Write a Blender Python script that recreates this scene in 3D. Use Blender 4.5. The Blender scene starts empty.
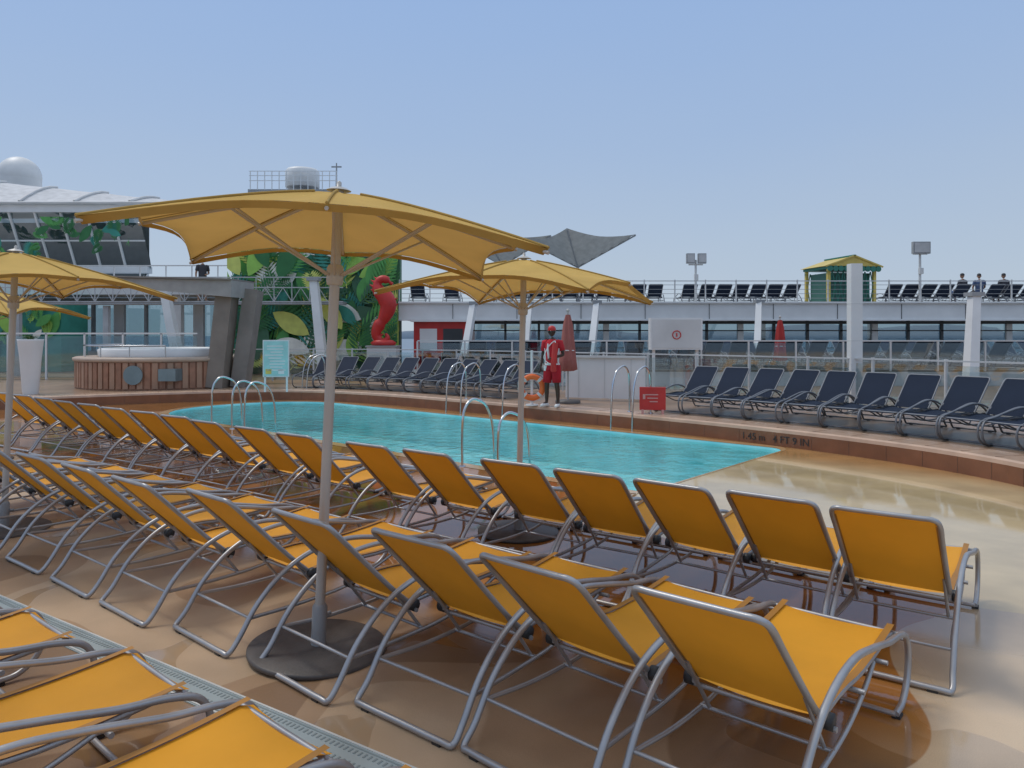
import bpy, bmesh, math, random
from mathutils import Vector, Matrix
random.seed(7)
R=math.radians
scene=bpy.context.scene
# ---------------------------------------------------------------- helpers
AX=math.atan2(.75,.66)           # direction the loungers face (towards the pool)
def W(s,t,z=0.0):                # pool aligned ship coordinates -> world
    return Vector((.75*s+.66*t,-.66*s+.75*t,z))
def cr(pts,k=6,closed=False):
    P=[Vector(p) for p in pts]; n=len(P); out=[]
    rng=n if closed else n-1
    for i in range(rng):
        p0=P[(i-1)%n] if (closed or i>0) else P[0]*2-P[1]
        p1=P[i]; p2=P[(i+1)%n]
        p3=P[(i+2)%n] if (closed or i+2<n) else P[-1]*2-P[-2]
        for j in range(k):
            t=j/k
            out.append(.5*((2*p1)+(p2-p0)*t+(2*p0-5*p1+4*p2-p3)*t*t+(3*p1-p0-3*p2+p3)*t**3))
    if not closed: out.append(P[-1].copy())
    return out
class MB:
    def __init__(s): s.v=[];s.f=[];s.m=[];s.s=[]
    def add(s,vs,fs,m=0,sm=False,T=None):
        b=len(s.v)
        for p in vs:
            p=Vector(p)
            if T is not None: p=T@p
            s.v.append(p)
        for f in fs:
            s.f.append([b+i for i in f]); s.m.append(m); s.s.append(sm)
    def box(s,c,d,m=0,T=None):
        x,y,z=d[0]/2,d[1]/2,d[2]/2; c=Vector(c)
        vs=[c+Vector(p) for p in [(-x,-y,-z),(x,-y,-z),(x,y,-z),(-x,y,-z),(-x,-y,z),(x,-y,z),(x,y,z),(-x,y,z)]]
        s.add(vs,[(3,2,1,0),(4,5,6,7),(0,1,5,4),(1,2,6,5),(2,3,7,6),(3,0,4,7)],m,False,T)
    def beam(s,p,q,w,h,m=0,T=None,w2=None,h2=None):
        p=Vector(p);q=Vector(q);d=(q-p).normalized()
        up=Vector((0,0,1)) if abs(d.z)<.9 else Vector((0,1,0))
        a=d.cross(up).normalized(); b=a.cross(d).normalized()
        w2=w2 or w;h2=h2 or h; vs=[]
        for o,ww,hh in ((p,w,h),(q,w2,h2)):
            for i,j in ((-1,-1),(1,-1),(1,1),(-1,1)): vs.append(o+a*i*ww/2+b*j*hh/2)
        s.add(vs,[(3,2,1,0),(4,5,6,7),(0,1,5,4),(1,2,6,5),(2,3,7,6),(3,0,4,7)],m,False,T)
    def tube(s,pts,r,m=0,n=8,closed=False,T=None,flat=1.0):
        P=[Vector(p) for p in pts]; N=len(P)
        rr=r if isinstance(r,(list,tuple)) else [r]*N
        tg=[]
        for i in range(N):
            if closed: d=P[(i+1)%N]-P[i-1]
            else: d=P[min(i+1,N-1)]-P[max(i-1,0)]
            tg.append(d.normalized() if d.length>1e-9 else Vector((0,0,1)))
        up=Vector((0,0,1)) if abs(tg[0].z)<.9 else Vector((1,0,0))
        a=tg[0].cross(up).normalized(); vs=[];fs=[]
        for i in range(N):
            a=(a-tg[i]*a.dot(tg[i])).normalized(); b=tg[i].cross(a)
            for j in range(n):
                t=2*math.pi*j/n
                vs.append(P[i]+a*math.cos(t)*rr[i]+b*math.sin(t)*rr[i]*flat)
        for i in range(N if closed else N-1):
            k=(i+1)%N
            for j in range(n):
                l=(j+1)%n; fs.append((i*n+j,i*n+l,k*n+l,k*n+j))
        s.add(vs,fs,m,True,T)
        if not closed:
            s.add(vs[:n],[list(range(n))[::-1]],m,False,T); s.add(vs[-n:],[list(range(n))],m,False,T)
    def lathe(s,prof,m=0,n=24,c=(0,0,0),sm=True,T=None,ex=1.0,ey=1.0):
        vs=[];fs=[];c=Vector(c);K=len(prof)
        for r,z in prof:
            for j in range(n):
                t=2*math.pi*j/n; vs.append(c+Vector((r*ex*math.cos(t),r*ey*math.sin(t),z)))
        for i in range(K-1):
            for j in range(n):
                l=(j+1)%n; fs.append((i*n+j,i*n+l,(i+1)*n+l,(i+1)*n+j))
        s.add(vs,fs,m,sm,T)
        s.add(vs[:n],[list(range(n))[::-1]],m,False,T); s.add(vs[-n:],[list(range(n))],m,False,T)
    def loft(s,rings,m=0,n=16,T=None):   # rings: (center,rx,ry)
        vs=[];fs=[]
        for c,rx,ry in rings:
            c=Vector(c)
            for j in range(n):
                t=2*math.pi*j/n; vs.append(c+Vector((rx*math.cos(t),ry*math.sin(t),0)))
        for i in range(len(rings)-1):
            for j in range(n):
                l=(j+1)%n; fs.append((i*n+j,i*n+l,(i+1)*n+l,(i+1)*n+j))
        s.add(vs,fs,m,True,T)
        s.add(vs[:n],[list(range(n))[::-1]],m,False,T); s.add(vs[-n:],[list(range(n))],m,False,T)
    def sphere(s,c,r,m=0,n=16,k=10,T=None):
        if not isinstance(r,(tuple,list)): r=(r,r,r)
        c=Vector(c);vs=[];fs=[]
        for i in range(k+1):
            p=math.pi*i/k-math.pi/2
            for j in range(n):
                t=2*math.pi*j/n
                vs.append(c+Vector((r[0]*math.cos(p)*math.cos(t),r[1]*math.cos(p)*math.sin(t),r[2]*math.sin(p))))
        for i in range(k):
            for j in range(n):
                l=(j+1)%n; fs.append((i*n+j,i*n+l,(i+1)*n+l,(i+1)*n+j))
        s.add(vs,fs,m,True,T)
    def mesh(s,name,mats):
        me=bpy.data.meshes.new(name); me.from_pydata([tuple(p) for p in s.v],[],s.f)
        for m in mats: me.materials.append(m)
        me.polygons.foreach_set('material_index',s.m); me.polygons.foreach_set('use_smooth',s.s)
        me.update(); return me
    def build(s,name,mats,loc=(0,0,0),rz=0,parent=None,rot=None):
        return place(name,s.mesh(name,mats),loc,rz,parent,rot)
def place(name,me,loc=(0,0,0),rz=0,parent=None,rot=None,sc=None):
    o=bpy.data.objects.new(name,me); scene.collection.objects.link(o)
    o.location=loc; o.rotation_euler=rot if rot else (0,0,rz)
    if sc: o.scale=sc
    if parent: o.parent=parent
    return o
def empty(name,loc,rz=0):
    o=bpy.data.objects.new(name,None); scene.collection.objects.link(o); o.location=loc; o.rotation_euler=(0,0,rz); return o
# ---------------------------------------------------------------- materials
def M(name,col,rough=.5,metal=0,var=.12,scale=3,bump=0,bscale=60,transl=0,rvar=.0,objvar=0,spec=.5):
    m=bpy.data.materials.new(name); m.use_nodes=True; nt=m.node_tree; N=nt.nodes; L=nt.links
    b=N['Principled BSDF']; b.inputs['Roughness'].default_value=rough; b.inputs['Metallic'].default_value=metal; b.inputs['Specular IOR Level'].default_value=spec
    tc=N.new('ShaderNodeTexCoord'); nz=N.new('ShaderNodeTexNoise'); nz.inputs['Scale'].default_value=scale; nz.inputs['Detail'].default_value=4
    L.new(tc.outputs['Object'],nz.inputs['Vector'])
    mr=N.new('ShaderNodeMapRange'); mr.inputs['From Min'].default_value=.3; mr.inputs['From Max'].default_value=.7
    mr.inputs['To Min'].default_value=1-var; mr.inputs['To Max'].default_value=1+var
    L.new(nz.outputs['Fac'],mr.inputs['Value'])
    vm=N.new('ShaderNodeVectorMath'); vm.operation='SCALE'; vm.inputs[0].default_value=col[:3]
    L.new(mr.outputs[0],vm.inputs['Scale'])
    out=vm.outputs[0]
    if objvar:
        oi=N.new('ShaderNodeObjectInfo'); m2=N.new('ShaderNodeMapRange'); m2.inputs['To Min'].default_value=1-objvar; m2.inputs['To Max'].default_value=1+objvar
        L.new(oi.outputs['Random'],m2.inputs['Value']); v2=N.new('ShaderNodeVectorMath'); v2.operation='SCALE'
        L.new(out,v2.inputs[0]); L.new(m2.outputs[0],v2.inputs['Scale']); out=v2.outputs[0]
    L.new(out,b.inputs['Base Color'])
    if rvar:
        m3=N.new('ShaderNodeMapRange'); m3.inputs['To Min'].default_value=max(0,rough-rvar); m3.inputs['To Max'].default_value=rough+rvar
        L.new(nz.outputs['Fac'],m3.inputs['Value']); L.new(m3.outputs[0],b.inputs['Roughness'])
    if bump:
        n2=N.new('ShaderNodeTexNoise'); n2.inputs['Scale'].default_value=bscale; n2.inputs['Detail'].default_value=3
        L.new(tc.outputs['Object'],n2.inputs['Vector']); bp=N.new('ShaderNodeBump'); bp.inputs['Strength'].default_value=bump; bp.inputs['Distance'].default_value=.01
        L.new(n2.outputs['Fac'],bp.inputs['Height']); L.new(bp.outputs[0],b.inputs['Normal'])
    if transl:
        tr=N.new('ShaderNodeBsdfTranslucent'); mx=N.new('ShaderNodeMixShader'); mx.inputs[0].default_value=transl
        L.new(out,tr.inputs[0]); L.new(b.outputs[0],mx.inputs[1]); L.new(tr.outputs[0],mx.inputs[2]); L.new(mx.outputs[0],N['Material Output'].inputs[0])
    return m
def glass(name,tint=(.85,.92,.93),base=.08):
    m=bpy.data.materials.new(name); m.use_nodes=True; nt=m.node_tree; N=nt.nodes; L=nt.links; N.remove(N['Principled BSDF'])
    t=N.new('ShaderNodeBsdfTransparent'); t.inputs[0].default_value=(*tint,1); g=N.new('ShaderNodeBsdfGlossy'); g.inputs['Roughness'].default_value=.03
    f=N.new('ShaderNodeFresnel'); a=N.new('ShaderNodeMath'); a.operation='ADD'; a.inputs[1].default_value=base
    L.new(f.outputs[0],a.inputs[0]); mx=N.new('ShaderNodeMixShader'); L.new(a.outputs[0],mx.inputs[0]); L.new(t.outputs[0],mx.inputs[1]); L.new(g.outputs[0],mx.inputs[2])
    L.new(mx.outputs[0],N['Material Output'].inputs[0]); return m
def sling(name,col,transl=.15,spec=.3):
    m=M(name,col,.6,0,.07,2.5,0,transl=transl,objvar=.08,spec=spec)
    nt=m.node_tree;N=nt.nodes;L=nt.links;b=N['Principled BSDF']
    tc=[n for n in N if n.type=='TEX_COORD'][0]
    hs=[]
    for d in ('X','Y'):
        w=N.new('ShaderNodeTexWave'); w.bands_direction=d; w.inputs['Scale'].default_value=90; w.inputs['Distortion'].default_value=.6
        L.new(tc.outputs['Object'],w.inputs['Vector']); hs.append(w)
    ad=N.new('ShaderNodeMath'); ad.operation='ADD'; L.new(hs[0].outputs['Fac'],ad.inputs[0]); L.new(hs[1].outputs['Fac'],ad.inputs[1])
    bp=N.new('ShaderNodeBump'); bp.inputs['Strength'].default_value=.35; bp.inputs['Distance'].default_value=.003
    L.new(ad.outputs[0],bp.inputs['Height']); L.new(bp.outputs[0],b.inputs['Normal']); return m
ORANGE=sling('orange_sling',(.84,.375,.025),.12)
SLEEVE=M('sling_sleeve',(.40,.18,.03),.6)
NAVY=sling('navy_sling',(.018,.028,.052),0,.12)
NAVYS=M('navy_sleeve',(.012,.02,.035),.7,spec=.15)
ALU=M('powder_coated_aluminium',(.42,.42,.43),.40,.6,.10,6,.05,200,rvar=.12)
DALU=M('dull_aluminium',(.20,.21,.23),.5,.4)
BLACK=M('black_plastic',(.03,.03,.032),.5)
CHROME=M('polished_steel',(.62,.63,.64),.14,1,.02)
CANV=M('ochre_canvas',(.70,.475,.15),.85,0,.10,2,.25,350,transl=.24,spec=.1)
CANVH=M('ochre_canvas_hem',(.50,.33,.10),.8,transl=.15,spec=.1)
POLE=M('cream_pole',(.50,.48,.45),.4,.2,.06)
BASE=M('umbrella_base_stone',(.10,.09,.085),.5,0,.2,8,.2,60)
WHITE=M('white_paint',(.76,.76,.75),.45,0,.07,1.2,.05,30)
WHITE2=M('white_paint_aged',(.64,.64,.63),.5,0,.12,.8)
GREY=M('grey_paint',(.33,.34,.35),.5)
DARK=M('dark_frame',(.04,.045,.05),.5)
GLASS=glass('clear_glass')
TGLASS=glass('tinted_glass',(.55,.66,.70),.12)
RED=M('red_paint',(.55,.03,.025),.45)
REDC=M('red_canvas',(.42,.035,.03),.85)
MAROON=M('faded_red_canvas',(.36,.12,.10),.85)
BUOY=M('lifebuoy_orange',(.85,.16,.03),.5)
STONE=M('brown_stone_panel',(.24,.20,.165),.6,0,.15,2,.1,20)
RIM=M('tan_stone_rim',(.50,.38,.29),.5,0,.12,3)
WOOD=M('teak_cladding',(.36,.18,.11),.5,0,.2,4,.1,30)
TANS=M('tan_tile',(.56,.375,.26),.2,0,.14,3,.05,30)
BROWN=M('brown_tile',(.24,.10,.05),.25,0,.15,3)
YEL=M('yellow_paint',(.66,.50,.12),.5)
GRN=M('green_paint',(.03,.19,.14),.5)
TEAL=M('teal_sign_face',(.38,.66,.64),.4)
SKIN=M('dark_skin',(.055,.028,.018),.5)
TSKIN=M('tanned_skin',(.35,.19,.12),.55)
SHORT=M('red_shorts',(.42,.02,.03),.8,spec=.2)
SHIRT=M('red_shirt',(.55,.03,.04),.8,spec=.2)
WCL=M('white_cloth',(.75,.75,.74),.8)
# ---- deck material
def deck_mat():
    m=bpy.data.materials.new('resin_deck'); m.use_nodes=True; nt=m.node_tree;N=nt.nodes;L=nt.links;b=N['Principled BSDF']
    g=N.new('ShaderNodeNewGeometry')
    def noise(sc,det=3,dist=0):
        n=N.new('ShaderNodeTexNoise'); n.inputs['Scale'].default_value=sc; n.inputs['Detail'].default_value=det; n.inputs['Distortion'].default_value=dist
        L.new(g.outputs['Position'],n.inputs['Vector']); return n.outputs['Fac']
    def dot(v):
        d=N.new('ShaderNodeVectorMath'); d.operation='DOT_PRODUCT'; d.inputs[1].default_value=v; L.new(g.outputs['Position'],d.inputs[0]); return d.outputs['Value']
    def math_(op,a,c):
        q=N.new('ShaderNodeMath'); q.operation=op
        for i,x in enumerate((a,c)):
            if x is None: continue
            if isinstance(x,(int,float)): q.inputs[i].default_value=x
            else: L.new(x,q.inputs[i])
        return q.outputs[0]
    def ss(x,a,c,lo=0,hi=1):
        r=N.new('ShaderNodeMapRange'); r.interpolation_type='SMOOTHSTEP'; r.inputs['From Min'].default_value=a; r.inputs['From Max'].default_value=c
        r.inputs['To Min'].default_value=lo; r.inputs['To Max'].default_value=hi; L.new(x,r.inputs['Value']); return r.outputs[0]
    def mix(f,a,c):
        q=N.new('ShaderNodeMix'); q.data_type='RGBA'; L.new(f,q.inputs[0])
        for i,x in ((6,a),(7,c)):
            if isinstance(x,tuple): q.inputs[i].default_value=(*x,1)
            else: L.new(x,q.inputs[i])
        return q.outputs[2]
    s=dot((.75,-.66,0)); t=dot((.66,.75,0))
    big=noise(.55,0,.6); med=noise(1.3,3); fine=noise(220,1); wob=math_('MULTIPLY',math_('SUBTRACT',noise(.5,1),.5),1.6)
    t2=math_('ADD',t,wob); s2=math_('ADD',s,wob)
    c=mix(ss(big,.43,.437),(.29,.175,.095),(.43,.28,.165))
    c=mix(ss(big,.54,.547),c,(.54,.385,.245))
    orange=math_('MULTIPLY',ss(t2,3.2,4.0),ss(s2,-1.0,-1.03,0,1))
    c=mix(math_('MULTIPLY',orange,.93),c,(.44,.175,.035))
    beige=ss(s2,-1.05,-1.04); c=mix(math_('MULTIPLY',beige,.9),c,(.62,.475,.32))
    beige2=ss(s2,-.45,-.44); c=mix(math_('MULTIPLY',beige2,.9),c,(.42,.28,.16))
    beige3=ss(s2,.3,.31); c=mix(math_('MULTIPLY',beige3,.9),c,(.60,.46,.31))
    bay=math_('MULTIPLY',ss(s,-4.75,-4.73),ss(t2,6.0,6.03)); c=mix(bay,c,(.74,.56,.31))
    coam_refl=ss(t,10.6,11.9); c=mix(math_('MULTIPLY',coam_refl,.9),c,(.58,.29,.09))  # orange-brown reflection of the coaming, painted into the deck colour
    st=ss(med,.3,.7,.84,1.10); gr=ss(fine,.3,.7,.92,1.08)
    v=N.new('ShaderNodeVectorMath'); v.operation='SCALE'; L.new(c,v.inputs[0]); L.new(math_('MULTIPLY',st,gr),v.inputs['Scale'])
    wn=noise(1.0,4,.3); wet=math_('MULTIPLY',ss(t2,2.7,3.9),ss(wn,.30,.40))
    wet=math_('MULTIPLY',wet,ss(s2,-.9,-1.1,.35,1))
    wet=math_('MAXIMUM',wet,math_('MULTIPLY',ss(t2,5.0,5.8),.97)); 
    pud=math_('MULTIPLY',ss(noise(.9,2,.8),.59,.61),.75); wet=math_('MAXIMUM',wet,pud)
    dark=N.new('ShaderNodeVectorMath'); dark.operation='SCALE'; L.new(v.outputs[0],dark.inputs[0]); L.new(ss(wet,0,1,1,.80),dark.inputs['Scale'])
    L.new(dark.outputs[0],b.inputs['Base Color']); L.new(ss(wet,0,1,.45,.04),b.inputs['Roughness'])
    bp=N.new('ShaderNodeBump'); bp.inputs['Distance'].default_value=.004
    L.new(ss(wet,0,1,.35,.04),bp.inputs['Strength']); L.new(noise(26,2),bp.inputs['Height']); L.new(bp.outputs[0],b.inputs['Normal'])
    return m
DECK=deck_mat()
def water_mat():
    m=bpy.data.materials.new('pool_water'); m.use_nodes=True; nt=m.node_tree;N=nt.nodes;L=nt.links;N.remove(N['Principled BSDF'])
    g=N.new('ShaderNodeNewGeometry'); n=N.new('ShaderNodeTexNoise'); n.inputs['Scale'].default_value=3.0; n.inputs['Detail'].default_value=4; n.inputs['Distortion'].default_value=.8
    L.new(g.outputs['Position'],n.inputs['Vector']); bp=N.new('ShaderNodeBump'); bp.inputs['Strength'].default_value=.45; bp.inputs['Distance'].default_value=.08; L.new(n.outputs['Fac'],bp.inputs['Height'])
    t=N.new('ShaderNodeBsdfTransparent'); t.inputs[0].default_value=(.80,.97,.98,1)
    gl=N.new('ShaderNodeBsdfGlossy'); gl.inputs['Roughness'].default_value=.02; L.new(bp.outputs[0],gl.inputs['Normal'])
    f=N.new('ShaderNodeFresnel'); f.inputs['IOR'].default_value=1.33; L.new(bp.outputs[0],f.inputs['Normal'])
    mx=N.new('ShaderNodeMixShader'); L.new(f.outputs[0],mx.inputs[0]); L.new(t.outputs[0],mx.inputs[1]); L.new(gl.outputs[0],mx.inputs[2]); L.new(mx.outputs[0],N['Material Output'].inputs[0]); return m
WATER=water_mat()
def tiles(name,c1,c2,sc):
    m=bpy.data.materials.new(name); m.use_nodes=True; nt=m.node_tree;N=nt.nodes;L=nt.links;b=N['Principled BSDF']; b.inputs['Roughness'].default_value=.3
    g=N.new('ShaderNodeNewGeometry'); n=N.new('ShaderNodeTexVoronoi'); n.inputs['Scale'].default_value=sc; L.new(g.outputs['Position'],n.inputs['Vector'])
    r=N.new('ShaderNodeMix'); r.data_type='RGBA'; r.inputs[6].default_value=(*c1,1); r.inputs[7].default_value=(*c2,1); L.new(n.outputs['Distance'],r.inputs[0]); L.new(r.outputs[2],b.inputs['Base Color']); return m
POOLT=tiles('pool_tile',(.19,.68,.74),(.60,.93,.93),1.8)
SEA=M('sea_water',(.16,.22,.27),.35,0,.15,.002,.3,.05)
# ---------------------------------------------------------------- world / light / camera
w=bpy.data.worlds.new("World"); scene.world=w; w.use_nodes=True; nt=w.node_tree
bg=nt.nodes['Background']; sk=nt.nodes.new('ShaderNodeTexSky'); sk.sky_type='NISHITA'; sk.sun_disc=False
sd=Vector((-.45,.25,.86)).normalized()
sk.sun_elevation=math.asin(sd.z); sk.sun_rotation=math.atan2(sd.x,sd.y); sk.air_density=1.0; sk.dust_density=1.0; sk.ozone_density=2
tc=nt.nodes.new('ShaderNodeTexCoord'); sp=nt.nodes.new('ShaderNodeSeparateXYZ'); nt.links.new(tc.outputs['Generated'],sp.inputs[0])
nz=nt.nodes.new('ShaderNodeTexNoise'); nz.inputs['Scale'].default_value=2.2; nz.inputs['Detail'].default_value=4
mp=nt.nodes.new('ShaderNodeMapping'); mp.inputs['Scale'].default_value=(1,1,3.5); nt.links.new(tc.outputs['Generated'],mp.inputs[0]); nt.links.new(mp.outputs[0],nz.inputs['Vector'])
a1=nt.nodes.new('ShaderNodeMath'); a1.operation='MULTIPLY_ADD'; a1.inputs[1].default_value=.08; nt.links.new(nz.outputs['Fac'],a1.inputs[0]); nt.links.new(sp.outputs['Z'],a1.inputs[2])
rp=nt.nodes.new('ShaderNodeValToRGB'); nt.links.new(a1.outputs[0],rp.inputs[0]); e=rp.color_ramp.elements
e[0].position=.02; e[0].color=(.51,.585,.665,1); e[1].position=1.0; e[1].color=(.78,.83,.90,1)
for p_,c_ in ((.14,(.45,.55,.685,1)),(.30,(.37,.50,.72,1)),(.46,(.315,.465,.745,1)),(.7,(.56,.66,.82,1))):
    q=e.new(p_); q.color=c_
sc_=nt.nodes.new('ShaderNodeVectorMath'); sc_.operation='SCALE'; sc_.inputs['Scale'].default_value=10; nt.links.new(rp.outputs[0],sc_.inputs[0])
mx=nt.nodes.new('ShaderNodeMix'); mx.data_type='RGBA'; mx.inputs[0].default_value=.92; nt.links.new(sk.outputs[0],mx.inputs[6]); nt.links.new(sc_.outputs[0],mx.inputs[7])
nt.links.new(mx.outputs[2],bg.inputs[0]); bg.inputs[1].default_value=.10
sl=bpy.data.lights.new('sun','SUN'); sl.energy=1.2; sl.angle=R(18); sl.color=(1,.94,.85)
so=bpy.data.objects.new('sun',sl); scene.collection.objects.link(so); so.rotation_euler=sd.to_track_quat('Z','Y').to_euler()
cam=bpy.data.cameras.new('camera'); co=bpy.data.objects.new('camera',cam); scene.collection.objects.link(co); scene.camera=co
co.location=(0,0,1.9); co.rotation_euler=(R(90),0,0); cam.sensor_width=36; cam.lens=26; cam.shift_y=-.048; cam.clip_end=60000; cam.clip_start=.05
scene.view_settings.view_transform='Standard'; scene.view_settings.look='None'; scene.view_settings.exposure=0
# ---------------------------------------------------------------- sea, coast, hull
mb=MB(); mb.add([(-30000,-30000,0),(30000,-30000,0),(30000,30000,0),(-30000,30000,0)],[(0,1,2,3)]); mb.build('sea',[SEA],(0,0,-45))
mb=MB(); vs=[];fs=[];K=120
for i in range(K+1):
    x=-3000+12000*i/K; h=40+55*abs(math.sin(i*.21))*random.uniform(.6,1)+(60 if 60<i<90 else 0)
    vs+=[(x,9000,-45),(x,9000,-45+h+30),(x,9900,-45)]
for i in range(K):
    a=i*3; fs+=[(a,a+3,a+4,a+1),(a+1,a+4,a+5,a+2)]
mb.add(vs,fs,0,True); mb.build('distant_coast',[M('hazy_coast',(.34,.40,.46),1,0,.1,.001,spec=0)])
mb=MB(); mb.box((0,2,-23.5),(90,72,43)); mb.build('ship_hull',[WHITE])
# ---------------------------------------------------------------- deck with pool opening
def rrect(s0,s1,t0,t1,rad,k=8):
    out=[]
    for (cs,ct,a0,r) in ((s1,t0,-90,rad[0]),(s1,t1,0,rad[1]),(s0,t1,90,rad[2]),(s0,t0,180,rad[3])):
        sx=cs-r if cs==s1 else cs+r; ty=ct-r if ct==t1 else ct+r
        for j in range(k+1):
            a=R(a0+90*j/k); out.append((sx+r*math.cos(a),ty+r*math.sin(a)))
    return out
pool=rrect(-19.2,-4.7,7.75,12.25,(.15,.3,2.0,2.0))
bm=bmesh.new()
outer=[bm.verts.new(p) for p in ((-45,-34,0),(45,-34,0),(45,38,0),(-45,38,0))]
inner=[bm.verts.new(W(a,b,0)) for a,b in pool]
ed=[bm.edges.new((l[i],l[(i+1)%len(l)])) for l in (outer,inner) for i in range(len(l))]
bmesh.ops.triangle_fill(bm,use_beauty=True,edges=ed,use_dissolve=False)
bmesh.ops.recalc_face_normals(bm,faces=bm.faces)
for f in bm.faces:
    if f.normal.z<0: f.normal_flip()
me=bpy.data.meshes.new('deck'); bm.to_mesh(me); me.materials.append(DECK); place('deck',me)
mb=MB(); n=len(pool)
mb.add([W(a,b,0) for a,b in pool]+[W(a,b,-.8) for a,b in pool],[(i,(i+1)%n,n+(i+1)%n,n+i) for i in range(n)]+[list(range(n,2*n))],0)
po=mb.build('swimming_pool',[POOLT])
mb=MB(); mb.add([W(a,b,-.04) for a,b in pool],[list(range(n))],0); mb.build('water',[WATER],parent=po)
mb=MB(); big=rrect(-19.42,-4.66,7.53,12.47,(.3,.4,2.2,2.2))
mb.add([W(a,b,.004) for a,b in pool]+[W(a,b,.004) for a,b in big],[(i,(i+1)%n,n+(i+1)%n,n+i) for i in range(n)],0)
mb.build('margin_tiles',[M('pale_margin_tile',(.54,.34,.16),.10,0,.15,6)],parent=po)
# ---------------------------------------------------------------- coaming and terrace
cc=cr([(-27,-2,0),(-24.2,2,0),(-22.2,5.5,0),(-21,9,0),(-19.4,11.7,0),(-16.5,12.75,0),(-12,12.9,0),(-8,12.8,0),(-5,12.5,0),(-2.6,11.9,0),(-1.0,10.9,0),(-.42,9.7,0),(-.5,8.7,0),(.1,7.4,0),(2,6.3,0)],8)
cw=[W(p.x,p.y) for p in cc]
def offs(path,o):
    out=[]
    for i,p in enumerate(path):
        d=(path[min(i+1,len(path)-1)]-path[max(i-1,0)]).normalized(); out.append(p+Vector((-d.y,d.x,0))*o)
    return out
prof=[(0,0),(0,.23),(.012,.28),(.05,.30),(.30,.303),(.31,.303),(.60,.30),(.60,.2)]
mats=[0,1,1,1,2,1,1]
mb=MB(); rows=[[q+Vector((0,0,z)) for q in offs(cw,o)] for o,z in prof]
for k in range(len(prof)-1):
    m_=mats[k]; nn=len(cw)
    mb.add(rows[k]+rows[k+1],[(i+1,i,nn+i,nn+i+1)[::-1] for i in range(nn-1)],m_,False)
for i in range(0,len(cw)-1,2):
    p=cw[i]; d=(cw[i+1]-p).normalized(); nrm=Vector((-d.y,d.x,0))
    mb.beam(p-nrm*.001+Vector((0,0,.01)),p-nrm*.001+Vector((0,0,.23)),.006,.006,2)
    mb.beam(p+nrm*.06+Vector((0,0,.301)),p+nrm*.58+Vector((0,0,.301)),.010,.006,2)
coam=mb.build('pool_coaming',[BROWN,TANS,M('grout',(.20,.11,.07),.8)])
def text(body,loc,rz,size,mat,parent=None,name='depth_marking'):
    c=bpy.data.curves.new(name,'FONT'); c.body=body; c.size=size; c.extrude=.002; c.align_x='CENTER'; c.materials.append(mat)
    o=bpy.data.objects.new(name,c); scene.collection.objects.link(o); o.location=loc; o.rotation_euler=(R(90),0,rz)
    if parent: o.parent=parent
    return o
i0=min(range(len(cc)),key=lambda i:abs(cc[i].x+5.1)+(9 if cc[i].y<9 else 0)); p=cw[i0]; d=(cw[i0+1]-cw[i0-1]).normalized()
text('1.45 m   4 FT 9 IN',p-Vector((-d.y,d.x,0))*.012+Vector((0,0,.06)),math.atan2(d.y,d.x),.17,BLACK,coam)
to=offs(cw,.6)
mb=MB(); poly=[q+Vector((0,0,.28)) for q in to]; poly+= [Vector((45,poly[-1].y,.28)),Vector((45,37.9,.28)),Vector((-45,37.9,.28)),Vector((-45,poly[0].y,.28))]
mb.add(poly,[list(range(len(poly)))]); mb.build('terrace_floor',[M('brown_terrace_deck',(.34,.22,.14),.3,0,.2,1.5)])
# drain channel
mb=MB(); a=Vector((-8.0,8.05,0)); b=Vector((-.62,3.25,0)); c3=Vector((1.7,1.6,0)); dd=(b-a).normalized()
L_=(c3-a).length; T=Matrix.Translation(a)@Matrix.Rotation(math.atan2(dd.y,dd.x),4,'Z')
mb.box((L_/2,0,.003),(L_,.20,.006),1,T)
for yy in (-.088,.088): mb.box((L_/2,yy,.007),(L_,.012,.008),2,T)
for yy in (-.07,.07): mb.box((L_/2,yy,.0065),(L_,.008,.003),0,T)
for i in range(int(L_/.03)):
    for yy in (-.04,.04): mb.box((i*.03,yy,.0068),(.010,.03,.003),0,T)
mb.build('drain_channel',[M('drain_dark',(.24,.29,.30),.4),M('drain_grating',(.38,.45,.46),.4,.1),M('drain_edge',(.62,.64,.62),.4)])
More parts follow.
